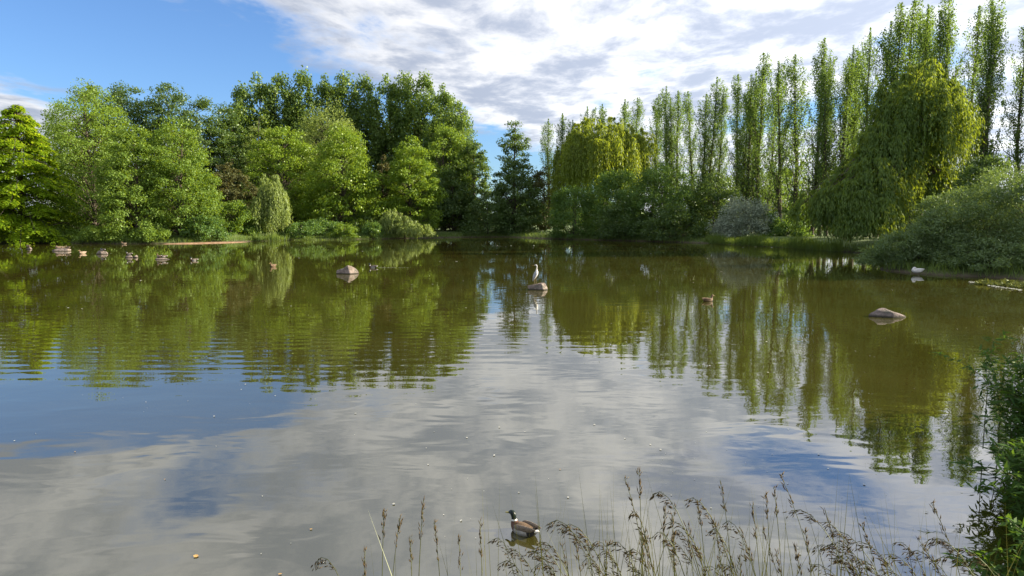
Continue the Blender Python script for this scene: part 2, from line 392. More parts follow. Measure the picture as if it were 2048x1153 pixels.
def build_lombardy(H, W, seed, nbr=84, per=120, L=.205, Wd=.155):
    r = np.random.RandomState(seed); T = Tubes(); tr = H * .013; k = 8
    zt = np.linspace(-.3, H * .96, k); wx_, wy_ = np.cumsum(r.randn(2, k) * .12, axis=1); wx_ -= wx_[0]; wy_ -= wy_[0]
    T.add(np.column_stack([wx_, wy_, zt]), tr * np.linspace(1.1, .08, k), 7)
    Ps, Os = [], []
    for q in range(nbr):
        s = (q + r.rand()) / nbr; z0 = H * (.05 + .83 * s); th = r.rand() * 6.283
        reach = W * .5 * (min(1, (s + .25) / .5)) * (1 - .55 * s ** 2) * r.uniform(.3, 1.2)
        ln = H * r.uniform(.10, .20) * (1.1 - .35 * s)
        f = np.clip((z0 + .3) / (H * .96 + .3), 0, 1) * (k - 1); a_ = int(min(f, k - 2)); fr = f - a_
        p0 = np.array([wx_[a_] * (1 - fr) + wx_[a_ + 1] * fr, wy_[a_] * (1 - fr) + wy_[a_ + 1] * fr, z0])
        dirh = np.array([math.cos(th), math.sin(th), 0])
        p1 = p0 + dirh * reach * .65 + np.array([0, 0, ln * .35]); p2 = p0 + dirh * reach + np.array([0, 0, ln])
        p2[2] = min(p2[2], H * .985)
        T.add([p0, p1, p2], [tr * .3 * (1.1 - s), tr * .18 * (1.1 - s), .01], 4)
        t = r.rand(per) ** .8; B = ((1 - t) ** 2)[:, None] * p0 + (2 * t * (1 - t))[:, None] * p1 + (t ** 2)[:, None] * p2
        w = .08 + .27 * np.sin(np.pi * np.clip(t, .1, .95))
        Ps.append(B + r.randn(per, 3) * np.column_stack([w, w, w * 1.3])); Os.append(np.repeat(dirh[None], per, 0))
    t = r.rand(per * 2); Ps.append(np.column_stack([r.randn(per * 2) * .25 * (1.1 - t), r.randn(per * 2) * .25 * (1.1 - t), H * (.86 + .14 * t)]) + np.array([wx_[-1], wy_[-1], 0]))
    Os.append(nrm(r.randn(per * 2, 3)))
    P = np.concatenate(Ps); O = np.concatenate(Os); n = len(P)
    A = O * .5 + r.randn(n, 3) * .6 + np.array([0, 0, .15]); N = O * .4 + r.randn(n, 3) * .8
    sz = r.uniform(.6, 1.25, n)
    return T.mesh('trunk'), leaf_mesh('crown', P, A, N, L * sz, Wd * sz)

def build_willow(domes, seed, L=.34, Wd=.095, per_m=7.5, trunk_r=.35, trunk_h=None):
    """domes: (x, y, top z, radius, lowest z, tufts); every tuft is a bundle of hanging withes"""
    r = np.random.RandomState(seed); T = Tubes(); Ps, As, Ns = [], [], []
    hmax = max(d[2] for d in domes); th_ = trunk_h or hmax * .55
    T.add([(0, 0, -.3), (.1, .05, th_ * .5), (.1, .1, th_)], [trunk_r * 1.2, trunk_r, trunk_r * .7], 9)
    for (x, y, zt, rad, zlo, ntuft) in domes:
        for q in range(ntuft):
            rho = math.sqrt(r.rand()); an = r.rand() * 6.283
            lay = r.rand() ** 1.5 * .45                                # inner layers hang lower
            px_, py_ = x + rad * rho * math.cos(an), y + rad * rho * math.sin(an)
            pz = zlo + (zt - zlo) * (1 - .36 * rho ** 3) * (1 - lay * (.35 + .65 * (1 - rho))) + r.randn() * .3
            pz = min(pz, zt)
            c = np.array([px_, py_, pz]); o = np.array([math.cos(an), math.sin(an), 0])
            if q % 3 == 0:
                p0 = np.array([.1, .1, th_ * r.uniform(.6, 1.0)]); mid = (p0 + c) / 2 + np.array([0, 0, .18 * np.linalg.norm(c - p0)])
                T.add([p0, mid, c], [trunk_r * .3, trunk_r * .16, .02], 5)
            nst = r.randint(12, 20); reach = r.uniform(.5, 1.0) * (1.0 + .04 * hmax)
            full = max(.8, (pz - zlo) * r.uniform(.35, 1.0)); full = min(full, 2.4 + hmax * .36)
            for w in range(nst):
                a2 = an + r.randn() * 1.1; oo = np.array([math.cos(a2), math.sin(a2), 0])
                ln = full * r.uniform(.55, 1.1); out_ = reach * r.uniform(.3, 1.0)
                m_ = max(6, int(ln * per_m)); t = np.sort(r.rand(m_))
                fall = ln * np.clip((t - .12) / .88, 0, 1) ** 1.15
                B = c + oo * (out_ * (1 - (1 - t) ** 2.5))[:, None]
                B[:, 2] += .35 * np.sin(np.pi * np.clip(t / .3, 0, 1)) - fall
                B += r.randn(m_, 3) * .05
                Ps.append(B); As.append(oo * .2 + r.randn(m_, 3) * .26 + np.array([0, 0, -.9])); Ns.append(oo * .9 + r.randn(m_, 3) * .55)
    P = np.concatenate(Ps); A = np.concatenate(As); N = np.concatenate(Ns)
    P[:, 2] = np.maximum(P[:, 2], .4); n = len(P); sz = r.uniform(.7, 1.25, n)
    return T.mesh('trunk'), leaf_mesh('crown', P, A, N, L * sz, Wd * sz)

def build_fronds(H, W, seed, nb=90, L=.3, Wd=.1):
    """larch-like tree: tiers of drooping feathery boughs"""
    r = np.random.RandomState(seed); T = Tubes(); tr = H * .014
    T.add([(0, 0, -.3), (.1, 0, H * .5), (.05, .05, H * .95)], [tr * 1.2, tr * .7, .02], 8); Ps, As, Ns = [], [], []
    for q in range(nb):
        s = (q + r.rand()) / nb; z0 = H * (.05 + .92 * s); an = r.rand() * 6.283; o = np.array([math.cos(an), math.sin(an), 0])
        ln = W * .5 * (1 - s) ** .7 * r.uniform(.7, 1.15) + .5
        p0 = np.array([0, 0, z0]); p1 = p0 + o * ln * .55 + np.array([0, 0, ln * .12]); p2 = p0 + o * ln + np.array([0, 0, -ln * .16])
        T.add([p0, p1, p2], [tr * .28, tr * .15, .008], 4)
        m_ = int(50 + 68 * ln); t = .15 + .85 * r.rand(m_) ** .75
        B = ((1 - t) ** 2)[:, None] * p0 + (2 * t * (1 - t))[:, None] * p1 + (t ** 2)[:, None] * p2
        side = np.array([-o[1], o[0], 0]); sd = r.randn(m_) * (.16 + .22 * ln * (1 - t * .6) * .5)
        B += side * sd[:, None] + np.column_stack([np.zeros(m_), np.zeros(m_), -np.abs(sd) * .35 - np.abs(r.randn(m_)) * .14])
        Ps.append(B); As.append(o * .7 + side * (np.sign(sd) * .6)[:, None] + r.randn(m_, 3) * .3 + np.array([0, 0, -.35]))
        Ns.append(np.array([0, 0, 1.0]) + r.randn(m_, 3) * .45)
    P = np.concatenate(Ps); n = len(P); sz = r.uniform(.7, 1.3, n)
    return T.mesh('trunk'), leaf_mesh('crown', P, np.concatenate(As), np.concatenate(Ns), L * sz, Wd * sz)

def place(name, meshes, leafm, X, Y, label, cat, group=None, rz=0.0, scale=(1, 1, 1), z=None):
    e = empty(name, (X, Y, gz(X, Y) - .05 if z is None else z), rz); e.scale = scale
    tag(e, label, cat, group)
    if name == 'lombardy_poplar': e.rotation_euler = (rr.randn() * .022, rr.randn() * .022, rz)
    link('trunk', meshes[0], M['bark'], e); link('crown', meshes[1], M[leafm], e)
    return e

def geom(px, top, Y, width):
    """X, height above ground and width in metres of a plant seen at px with its top at pixel row top"""
    p = at_depth(px, top, Y); k = Y / FPX * 1.0
    return p[0], p[2] - gz(p[0], Y), width * k

ORD = 'first second third fourth fifth sixth seventh eighth ninth tenth eleventh twelfth thirteenth fourteenth fifteenth sixteenth seventeenth eighteenth nineteenth twentieth'.split() + [t_ + '-' + q for t_ in ('twenty', 'thirty') for q in 'first second third fourth fifth sixth seventh eighth ninth'.split()]
BT = [  # name, px, top row, distance, width px, leaf material, shape, base, clumps, leaves, leaf size, label, extra
    ('alder_tree', 172, 158, 93, 196, 'alder', 'skirt', .0, 345, 112, .235, 'tallest light green alder on the left bank, crown hanging over the ducks', {}),
    ('alder_tree', 118, 205, 98, 134.4, 'alder', 'skirt', .0, 172, 112, .235, 'slender alder with a thin pointed top behind the lime green larch', {'lump': .3}),
    ('alder_tree', 262, 232, 85.5, 134.4, 'alder', 'skirt', .0, 252, 112, .235, 'broad glossy alder between the tallest alder and the silt bank', {}),
    ('alder_tree', 352, 232, 88.5, 156.8, 'alder', 'skirt', .0, 299, 112, .235, 'bright rounded alder standing over the reddish silt bank', {}),
    ('alder_tree', -70, 190, 92, 190, 'alder', 'skirt', .0, 240, 110, .26, 'alder at the left end of the bank beyond the lime green larch', {}),
    ('pine_tree', 455, 325, 103, 105, 'brown', 'round', .12, 130, 90, .30, 'brownish olive spreading pine behind the waterside bushes', {'flat': .45}),
    ('maple_tree', 563, 250, 117, 170, 'maple', 'skirt', .03, 276, 112, .295, 'yellow tipped broad maple behind the small pale willow', {'flat': .4}),
    ('maple_tree', 682, 248, 111, 155, 'maple', 'skirt', .03, 299, 112, .295, 'large bright maple with a visible trunk at the grassy bank', {'flat': .45}),
    ('maple_tree', 820, 270, 113, 120, 'maple', 'skirt', .03, 229, 112, .295, 'yellow crowned maple behind the arching weeping shrub', {'flat': .5}),
    ('willow_tree', 655, 203, 124, 165, 'pale', 'round', .05, 230, 100, .30, 'smooth domed pale green willow rising behind the large maples', {'lump': .08, 'flat': .9}),
    ('willow_tree', 514, 208, 126, 66, 'pale', 'round', .1, 80, 100, .30, 'small pale olive willow in front of the dark wood', {}),
    ('conifer_tree', 766, 308, 117, 48, 'brown', 'spindle', .04, 90, 80, .30, 'narrow brown conifer squeezed between two maples', {}),
    ('alder_tree', 888, 250, 125, 130, 'alder', 'skirt', .05, 190, 90, .33, 'mid green tree in front of the poplar screen right end', {}),
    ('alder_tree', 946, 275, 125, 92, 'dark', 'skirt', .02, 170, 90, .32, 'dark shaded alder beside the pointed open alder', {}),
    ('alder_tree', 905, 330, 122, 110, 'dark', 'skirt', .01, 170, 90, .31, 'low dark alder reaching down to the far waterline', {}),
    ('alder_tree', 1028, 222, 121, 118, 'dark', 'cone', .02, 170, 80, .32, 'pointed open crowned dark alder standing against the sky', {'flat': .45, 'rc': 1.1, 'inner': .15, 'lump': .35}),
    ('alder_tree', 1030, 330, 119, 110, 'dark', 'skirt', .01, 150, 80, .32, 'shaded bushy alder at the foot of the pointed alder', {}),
    ('thorn_tree', 1090, 332, 122, 92, 'brown', 'round', .03, 120, 70, .30, 'greyish brown sparse tree beside the golden weeping willow', {}),
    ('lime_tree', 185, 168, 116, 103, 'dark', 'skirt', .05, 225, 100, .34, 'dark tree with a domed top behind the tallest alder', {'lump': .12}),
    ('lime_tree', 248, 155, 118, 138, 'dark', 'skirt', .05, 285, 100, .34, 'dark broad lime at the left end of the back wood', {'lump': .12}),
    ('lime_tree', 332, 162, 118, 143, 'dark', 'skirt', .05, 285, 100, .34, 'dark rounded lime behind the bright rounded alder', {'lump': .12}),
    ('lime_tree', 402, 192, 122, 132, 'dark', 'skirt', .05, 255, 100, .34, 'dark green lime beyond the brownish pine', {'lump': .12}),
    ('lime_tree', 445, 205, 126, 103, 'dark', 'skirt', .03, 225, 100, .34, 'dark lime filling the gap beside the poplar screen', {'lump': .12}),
]
for k, (nm, px, top, Y, w, mt, shp, bs, nc, nl, L, lab, kw) in enumerate(BT):
    X, H, W = geom(px, top, Y, w)
    place(nm, build_tree(H, W, 100 + k, shp, bs, nc, nl, L, L * .68, **kw), mt, X, Y, lab, 'tree')

BS = [  # shrubs
    ('shrub', 408, 425, 88, 80, 'shrub', 70, 90, .24, 'leafy green bush overhanging the right end of the silt bank'),
    ('shrub', 466, 402, 97, 80, 'alder', 80, 90, .24, 'bright bush below the brownish pine'),
    ('shrub', 500, 448, 99, 56, 'shrub', 45, 80, .22, 'low waterside bush left of the small pale willow'),
    ('shrub', 640, 438, 106, 90, 'shrub', 60, 80, .26, 'low bush on the grassy bank beside the large maple'),
    ('shrub', 725, 425, 110, 90, 'dark', 60, 80, .26, 'dark undergrowth bush left of the arching weeping shrub'),
    ('shrub', 602, 445, 103.5, 70, 'shrub', 50, 90, .22, 'low bush at the water between the small pale willow and the maple'),
    ('shrub', 690, 448, 103.5, 60, 'alder', 45, 90, .22, 'small leafy bush at the foot of the large bright maple'),
    ('shrub', 745, 446, 107, 46, 'shrub', 36, 90, .22, 'dark small bush tucked beside the arching weeping shrub'),
    ('shrub', 215, 448, 86, 110, 'alder', 80, 100, .2, 'overhanging alder scrub behind the humped duck stone'),
    ('shrub', 110, 452, 87, 120, 'alder', 80, 100, .2, 'overhanging alder scrub behind the long duck stone'),
    ('shrub', 300, 452, 84.5, 80, 'alder', 60, 100, .2, 'overhanging alder scrub at the left end of the silt bank'),
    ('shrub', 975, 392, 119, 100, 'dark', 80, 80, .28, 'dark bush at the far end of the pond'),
    ('shrub', 1148, 372, 107, 112, 'shrub', 130, 100, .27, 'rounded green bush in front of the golden weeping willow'),
    ('shrub', 1235, 338, 108, 135, 'shrub', 170, 100, .28, 'tall upright green bush below the golden weeping willow'),
    ('shrub', 1325, 328, 104, 150, 'shrub', 190, 100, .27, 'largest green bush at the foot of the poplars'),
    ('shrub', 1250, 405, 99, 130, 'dark', 110, 90, .27, 'dark low bush hanging over the far right shore'),
    ('shrub', 1355, 408, 95, 120, 'dark', 110, 90, .26, 'dark bush along the shaded shore below the poplars'),
    ('shrub', 1428, 350, 95, 115, 'dark', 140, 90, .26, 'dark bush beside the silvery grey shrub'),
    ('shrub', 1490, 392, 86, 132, 'silver', 130, 110, .27, 'silvery grey rounded shrub beside the reeds'),
    ('shrub', 1570, 420, 83, 95, 'shrub', 70, 90, .24, 'low green bush between the silvery shrub and the willow'),
    ('shrub', 1560, 335, 112, 140, 'maple', 120, 90, .3, 'sunlit yellow green bush behind the poplar trunks'),
    ('shrub', 1690, 325, 104, 160, 'maple', 130, 90, .3, 'sunlit yellow green bush behind the big shaded willow'),
    ('shrub', 1440, 345, 122, 150, 'maple', 120, 90, .3, 'sunlit bush glimpsed between the left poplars'),
    ('shrub', 1975, 298, 54, 130, 'dark', 130, 100, .2, 'dark green bush between the big willow and the osier'),
]
def shore_Y(px):
    yy = np.arange(20, 140, .25); kx = (px - 1024) / 1393.4; d_ = shore_dist(np.column_stack([kx * yy, yy]))
    return float(yy[np.argmax(d_ > 0)])
for k, (nm, px, top, Y, w, mt, nc, nl, L, lab) in enumerate(BS):
    if px in (975, 1148, 1235, 1250, 1325, 1355, 602, 690, 745, 640, 408, 215, 110, 300): Y = min(Y, shore_Y(px) + (.30 if px not in (1235, 1325, 640) else .62) * w * Y / FPX); nl = int(nl * 1.1)
    X, H, W = geom(px, top, Y, w)
    place(nm, build_tree(H, W, 300 + k, 'dome', .0, nc, nl, L, L * (.45 if mt == 'silver' else .62), rc=max(.55, W * .13), inner=.3, trunk_r=.09, droop=.0, up=.15),
          mt, X, Y, lab, 'shrub')
# osier thicket on the right point: three bushes
for k, (px, top, Y, w, nc, lab) in enumerate((
        (1812, 462, 39.3, 150, 120, 'low feathery osier bush at the tip of the right point'),
        (1945, 375, 39.3, 260, 260, 'broad grey green osier bush on the right point above the white bird'),
        (2075, 312, 37.5, 300, 280, 'tall dark osier bush behind the floating weed mat'),
        (1885, 425, 38.6, 150, 120, 'small osier bush hanging over the white bird'),
        (1990, 478, 35.6, 170, 130, 'low osier scrub at the waterline beside the weed mat'))):
    X, H, W = geom(px, top, Y, w)
    place('osier_bush', build_tree(H, W, 340 + k, 'dome', .03, nc, 130, .15, .05, rc=max(.42, W * .085), inner=.35, trunk_r=.06, up=.2, droop=0), 'osier', X, Y, lab, 'shrub')

# background screen of broad poplars: four kinds of crown shared by many trees
for k, (x_, y_, H, W, lab) in enumerate(((58, 69, 19, 10, 'dense dark lime beyond the poplars beside the big willow'), (63, 60, 20, 10, 'dense dark lime beyond the dark bush behind the osiers'),
        (54, 48, 17, 9, 'dense dark lime on the bank behind the osier point'), (57, 40, 18, 9, 'dense dark lime on the bank behind the weed mat'))):
    if k == 0: OL = build_tree(19, 10, 380, 'skirt', .03, 150, 80, .42, .3)
    place('lime_tree', OL, 'dark', x_, y_, lab, 'tree', None, k * 1.7, (W / 10, W / 10, H / 19))
HP = [build_tree(27, 8.5, 400 + q, 'column', .05, 210, 95, .42, .30, rc=1.15, flat=1.1, up=.35, lump=.16) for q in range(3)]
rr = np.random.RandomState(9)
for k, (px, top, Y) in enumerate(((480, 178, 134), (515, 152, 136), (560, 155, 137), (605, 149, 138), (648, 156, 139), (690, 152, 140), (730, 160, 141),
                                  (772, 156, 141), (812, 153, 140), (850, 155, 138), (884, 175, 135), (912, 205, 131), (925, 240, 128))):
    X, H, W = geom(px, top, Y, 90); s_ = H / 27
    place('poplar_tree', HP[k % 3], 'hybrid', X, Y, ORD[k] + ' broad poplar of the dark back screen, counting from the dark limes', 'tree', 'broad poplars of the back screen', rr.rand() * 6.28, (s_ * .95, s_ * .95, s_))

LP = [build_lombardy(25, (5.6, 4.6, 6.2, 5.2, 4.4)[q], 500 + q) for q in range(5)]
def lombardy(px, top, Y, label, group, wf=1.0):
    X, H, W = geom(px, top, Y, 90); s_ = H / 25
    place('lombardy_poplar', LP[rr.randint(5)], 'lombardy', X, Y, label, 'tree', group, rr.rand() * 6.28, (s_ * wf, s_ * wf, s_))
for k, (px, top) in enumerate(((1100, 238), (1128, 228), (1152, 240), (1178, 212), (1205, 208), (1243, 200), (1270, 194))):
    lombardy(px, top, 146 + rr.rand() * 6, ORD[k] + ' distant Lombardy poplar above the golden willow, counting from the pointed alder', 'far poplars above the golden willow')
rowY = lambda px: 76.5 / ((px - 1024) / 1393.4 + .42)
ROW = ((1308, 186), (1334, 172), (1362, 178), (1392, 180), (1422, 155), (1438, 172), (1478, 150), (1500, 160), (1526, 106), (1570, 120), (1606, 106), (1638, 80), (1668, 118), (1700, 90),
       (1752, 55), (1790, 8), (1825, -12), (1866, 4), (1905, -18), (1958, 10), (1998, -20), (2062, 30), (2130, -40), (2215, -60))
ROW = sorted(ROW + ((1348, 196), (1408, 188), (1491, 178), (1515, 140), (1540, 165), (1652, 112), (1686, 118), (1722, 100), (1772, 40), (1845, 25), (1885, 22), (1978, 28)))
for k, (px, top) in enumerate(ROW):
    lombardy(px, top, rowY(px) + rr.randn() * 1.2, ORD[k] + ' tall Lombardy poplar of the waterside row, counting from the golden weeping willow', 'Lombardy poplars of the waterside row', rr.uniform(.72, 1.1))

# weeping willows
def willow_at(px, Y, domes_px, seed, label, mt, **kw):
    X0 = at_depth(px, 400, Y)[0]; g0 = gz(X0, Y); D = []
    for (dpx, top, rpx, low, dyy, nt) in domes_px:
        pt = at_depth(dpx, top, Y + dyy); lo = at_depth(dpx, low, Y + dyy)[2] - g0
        D.append((pt[0] - X0, dyy, pt[2] - g0, rpx / FPX * (Y + dyy), max(.5, lo), nt))
    return place('weeping_willow', build_willow(D, seed, **kw), mt, X0, Y, label, 'tree')
willow_at(1205, 119, ((1205, 234, 78, 400, 0, 150), (1158, 256, 44, 410, -2, 80), (1258, 258, 40, 390, -1, 70), (1298, 262, 12, 330, 0, 9)), 601,
          'golden green weeping willow in front of the distant poplars', 'willow', L=.46, Wd=.11, per_m=4.0)
willow_at(1815, 63, ((1842, 132, 78, 380, 0, 100), (1780, 215, 55, 420, -1, 60), (1905, 185, 42, 330, 1, 42), (1740, 300, 62, 480, -2, 70), (1690, 350, 50, 490, -2.5, 50),
                     (1640, 372, 40, 480, -1, 36), (1745, 385, 58, 500, -4, 55), (1880, 330, 60, 450, 1, 50), (1720, 430, 45, 505, -4.5, 34)), 602,
          'big shaded weeping willow trailing to the water beside the poplars', 'willow2', L=.36, Wd=.088, per_m=5.2, trunk_r=.5)
willow_at(540, 99.8, ((540, 352, 26, 470, 0, 40), (530, 380, 24, 475, -.5, 24), (552, 395, 16, 470, -.5, 14)), 603,
          'small pale weeping willow at the edge of the reeds', 'pale', L=.34, Wd=.10, per_m=6.5, trunk_r=.14)
willow_at(808, 106.8, ((782, 416, 20, 478, 0, 16), (800, 432, 26, 479, -1, 20), (825, 445, 24, 480, -1.5, 18), (848, 452, 14, 480, -1.5, 8)), 604,
          'low arching weeping shrub trailing into the water', 'pale', L=.34, Wd=.11, per_m=7.5, trunk_r=.12)
X, H, W = geom(30, 200, 85.5, 230)
place('larch_tree', build_fronds(H, W, 610, 170, .36, .16), 'larch', X, 85.5, 'lime green feathery larch overhanging the water at the left edge', 'tree')

# distant wood that closes the horizon
r = np.random.RandomState(77); n = 26000; an = r.uniform(-1.0, 1.05, n); dist = r.uniform(250, 300, n)
hh = 6 + 3 * np.sin(an * 21) + 2.5 * np.sin(an * 47 + 1) + 1.5 * np.sin(an * 113)
P = np.column_stack([np.sin(an) * dist, np.cos(an) * dist, r.rand(n) ** .8 * hh + .6])
tag(link('distant_wood', leaf_mesh('distant_wood', P, r.randn(n, 3), r.randn(n, 3) + np.array([0, 0, .5]), r.uniform(1.3, 2.6, n), r.uniform(1.0, 1.9, n)), M['dark']),
    'far-off low wood beyond the park trees', kind='stuff')

# ------------------------------------------------------------------ shore grasses and reeds
def blades(name, base, h, w, matn, label, seed, lean=.25, parent=None):
    r = np.random.RandomState(seed); n = len(base)
    A = np.column_stack([r.randn(n) * lean, r.randn(n) * lean, np.ones(n)]); th = r.rand(n) * 6.28
    N = np.column_stack([np.cos(th), np.sin(th), np.zeros(n)])
    return tag(link(name, leaf_mesh(name, base, A, N, h, w), M[matn]), label, kind='stuff')
r = np.random.RandomState(31); B = np.roll(SHORE, -1, 0); seg = np.linalg.norm(B - SHORE, axis=1)
ok = (SHORE[:, 1] > 30) & (B[:, 1] > 30)
pr = np.where(ok, seg, 0); pr /= pr.sum(); k = r.choice(len(SHORE), 34000, p=pr); t = r.rand(34000)[:, None]
P = SHORE[k] * (1 - t) + B[k] * t + r.randn(34000, 2) * 1.3; d = shore_dist(P); P = P[(d > -.25) & (d < 5)]
base = np.column_stack([P, np.maximum(ground_z(P), -.05)])
blades('shore_grass', base, r.uniform(.25, .75, len(P)), r.uniform(.02, .05, len(P)), 'reed', 'rough grass along the far banks', 32)
def reeds(pxs, pys, n, hmin, hmax, label, seed, dep=1.2):
    r = np.random.RandomState(seed); t = r.rand(n) * (len(pxs) - 1); i0 = np.minimum(t.astype(int), len(pxs) - 2); f = t - i0
    pts = np.array([on_water(a_, b_)[:2] for a_, b_ in zip(pxs, pys)])
    P = pts[i0] * (1 - f)[:, None] + pts[i0 + 1] * f[:, None]; P[:, 1] += r.rand(n) * dep; P[:, 0] += r.randn(n) * .2
    cl_ = .5 + .5 * np.sin(P[:, 0] * 1.7 + 2 * np.sin(P[:, 0] * .6) + P[:, 1]); keep = r.rand(n) < .25 + .75 * cl_; P = P[keep]; cl_ = cl_[keep]; n = len(P)
    blades('reed_bed', np.column_stack([P, np.full(n, -.1)]), (hmin + (hmax - hmin) * r.rand(n) ** 1.6 * (.35 + .65 * cl_)), r.uniform(.025, .05, n), 'reed', label, seed + 1, .13)
reeds((1425, 1500, 1600, 1690), (488, 492, 498, 505), 9000, .7, 1.7, 'green reeds in front of the silvery shrub and the big willow', 41, 3.0)
reeds((505, 535, 568), (483, 483, 482), 1600, .6, 1.6, 'bright reeds below the small pale willow', 43)
reeds((585, 660, 760), (481, 480.5, 480), 1300, .2, .8, 'short reeds along the grassy bank', 45)

# floating specks, weed mat
def specks(name, P, rad, m_, label, seed, z=.006):
    r = np.random.RandomState(seed); n = len(P); th = np.linspace(0, 2 * np.pi, 6, endpoint=False); rot = r.rand(n) * 6.28; el = r.uniform(.45, 1, n)
    x = np.cos(th)[None] * rad[:, None]; y = np.sin(th)[None] * (rad * el)[:, None]
    V = np.stack([P[:, :1] + x * np.cos(rot)[:, None] - y * np.sin(rot)[:, None], P[:, 1:2] + x * np.sin(rot)[:, None] + y * np.cos(rot)[:, None], np.full((n, 6), z) + r.rand(n, 6) * rad[:, None] * .3], -1)
    return tag(link(name, mesh_np(name, V.reshape(-1, 3), np.arange(n * 6).reshape(-1, 6)), m_), label, kind='stuff')
M['fluff'] = plain('fluff', (.34, .34, .29), (.55, .55, .49), 20, .8)
M['leaflitter'] = plain('dead_leaf', (.35, .2, .07), (.5, .33, .12), 20, .7)
M['pad'] = leaf_mat('pad_leaf', (.06, .09, .02), (.14, .15, .035), .2, (.2, .22, .04), .04)
M['scum'] = plain('pale_scum', (.26, .28, .24), (.42, .43, .39), 8, .6)
r = np.random.RandomState(51); n = 1500
px = r.rand(n) * 2100 - 26; py = 492 + 640 * r.rand(n) ** 3.0
P = np.array([on_water(a_, b_)[:2] for a_, b_ in zip(px, py)]); P = P[shore_dist(P) < -.4]
dr = np.sin(P[:, 0] * .55 + 2.2 * np.sin(P[:, 1] * .35)) + np.sin(P[:, 1] * .9 + 1.5 * np.sin(P[:, 0] * .4)); P = P[r.rand(len(P)) < np.clip(.18 + .3 * dr, .06, .9)]
specks('floating_fluff', P, (.0022 + .0065 * r.rand(len(P)) ** 3) * (1 + P[:, 1] / 6), M['fluff'], 'pale specks of fluff floating on the water', 52)
P = np.array([on_water(a_, b_)[:2] for a_, b_ in ((392, 1114), (560, 1150), (622, 1060), (150, 905), (330, 960), (1120, 940))])
specks('fallen_leaves', P, np.array([.024, .016, .014, .014, .012, .012]), M['leaflitter'], 'few brown leaves drifting on the water', 53)
n = 2600; t = r.rand(n); q = r.rand(n) ** .7
px = 1955 + t * 140; py = 568 + t * 12 - q * 10 * (t ** .4) + 2
P = np.array([on_water(a_, b_)[:2] for a_, b_ in zip(px, py)])
hz = np.abs(np.sin(P[:, 0] * 3.1) * np.sin(P[:, 1] * 2.3)) * .12
tag(link('weed_mat', leaf_mesh('weed_mat', np.column_stack([P, .01 + hz * r.rand(n)]), r.randn(n, 3) * np.array([1, 1, .5]), r.randn(n, 3) * .5 + np.array([0, 0, .8]), r.uniform(.08, .22, n), r.uniform(.04, .10, n)), M['pad']), 'mat of floating water weed by the right bank', kind='stuff')
n = 260; t = r.rand(n); px = np.where(r.rand(n) < .75, 1948 + t * 95, 1938 + t * 35); py = np.where(px > 1975, 569 + (px - 1948) * .14, 566 + (px - 1938) * .04) + r.randn(n) * .6
P = np.array([on_water(a_, b_)[:2] for a_, b_ in zip(px, py)])
specks('pale_scum', P, r.uniform(.03, .06, n), M['scum'], 'pale scum edging the floating weed', 55, .03)


# ------------------------------------------------------------------ boulders
def rock_mesh(w, d, h, seed, peak=0.0, cuts=5, planes=()):
    import bmesh
    r = np.random.RandomState(seed); bm = bmesh.new(); bmesh.ops.create_icosphere(bm, subdivisions=4, radius=1)
    V = np.array([v_.co[:] for v_ in bm.verts])
    for q in range(cuts):
        nn = nrm(r.randn(3) * np.array([1, 1, .8]) + np.array([0, 0, .25])); dd = r.uniform(.48, .8)
        e = V @ nn - dd; V = V - np.outer(np.where(e > 0, e * .92, 0), nn)
    for nx_, ny_, nz_, dd in planes:
        nn = nrm(np.array([nx_, ny_, nz_])); e = V @ nn - dd; V = V - np.outer(np.where(e > 0, e, 0), nn)
    ph = r.rand(12) * 6.28
    for q in range(4):
        f = 2.5 * 1.9 ** q; V = V * (1 + .045 / 1.45 ** q * (np.sin(f * V[:, 0] + ph[q]) * np.sin(f * V[:, 1] + ph[q + 4]) + np.sin(f * V[:, 2] + ph[q + 8]))[:, None])
    V[:, 0] += peak * np.clip(V[:, 2], 0, 1)
    ext = np.abs(V).max(0); V = V / ext * np.array([w / 2, d / 2, 1]); top = V[:, 2].max()
    V[:, :2] *= (1.06 - .12 * np.clip(V[:, 2:3] / top, 0, 1) ** 1.5)
    V[:, 2] = np.where(V[:, 2] > -.25, (V[:, 2] + .25) / (top + .25) * (h + .12) - .12, -.12 + (V[:, 2] + .25) * .2)
    for v_, c_ in zip(bm.verts, V): v_.co = c_
    me = bpy.data.meshes.new('boulder'); bm.to_mesh(me); bm.free(); return me
def boulder(px, py, wpx, hpx, label, seed, matn='rock', peak=0.0, depth=.7, rz=0.0, planes=()):
    p = on_water(px, py); k = p[1] / FPX * 1.005; hpx *= .78
    o = link('boulder', rock_mesh(wpx * k, wpx * k * depth, hpx * k, seed, peak, planes=planes), M[matn])
    for pl in o.data.polygons: pl.use_smooth = True
    o.location = (p[0], p[1] + wpx * k * depth * .35, 0); o.rotation_euler = (0, 0, rz)
    tag(o, label, 'boulder'); return o, p, k
boulder(689, 549, 47, 22, 'peaked boulder with a dark face, alone in open water', 701, 'rock', .0, planes=((-.35, -.8, .5, .34), (.8, -.3, .5, .46), (-.4, .3, .85, .40)))
heron_rock = boulder(1077, 581, 43, 18, 'rounded pinkish boulder with the heron standing on it', 702, 'rock', .0, planes=((-.5, -.65, .55, .5), (.8, -.3, .45, .62), (-.25, .0, .95, .55)))
boulder(1791, 637, 80, 22, 'flat topped brown boulder below the osier bushes', 703, 'rockdark', .0, .6, planes=((-.55, -.6, .6, .42), (.42, -.1, .85, .36), (.15, -.9, .3, .5), (-.1, -.2, 1, .45)))
duck_rocks = {}
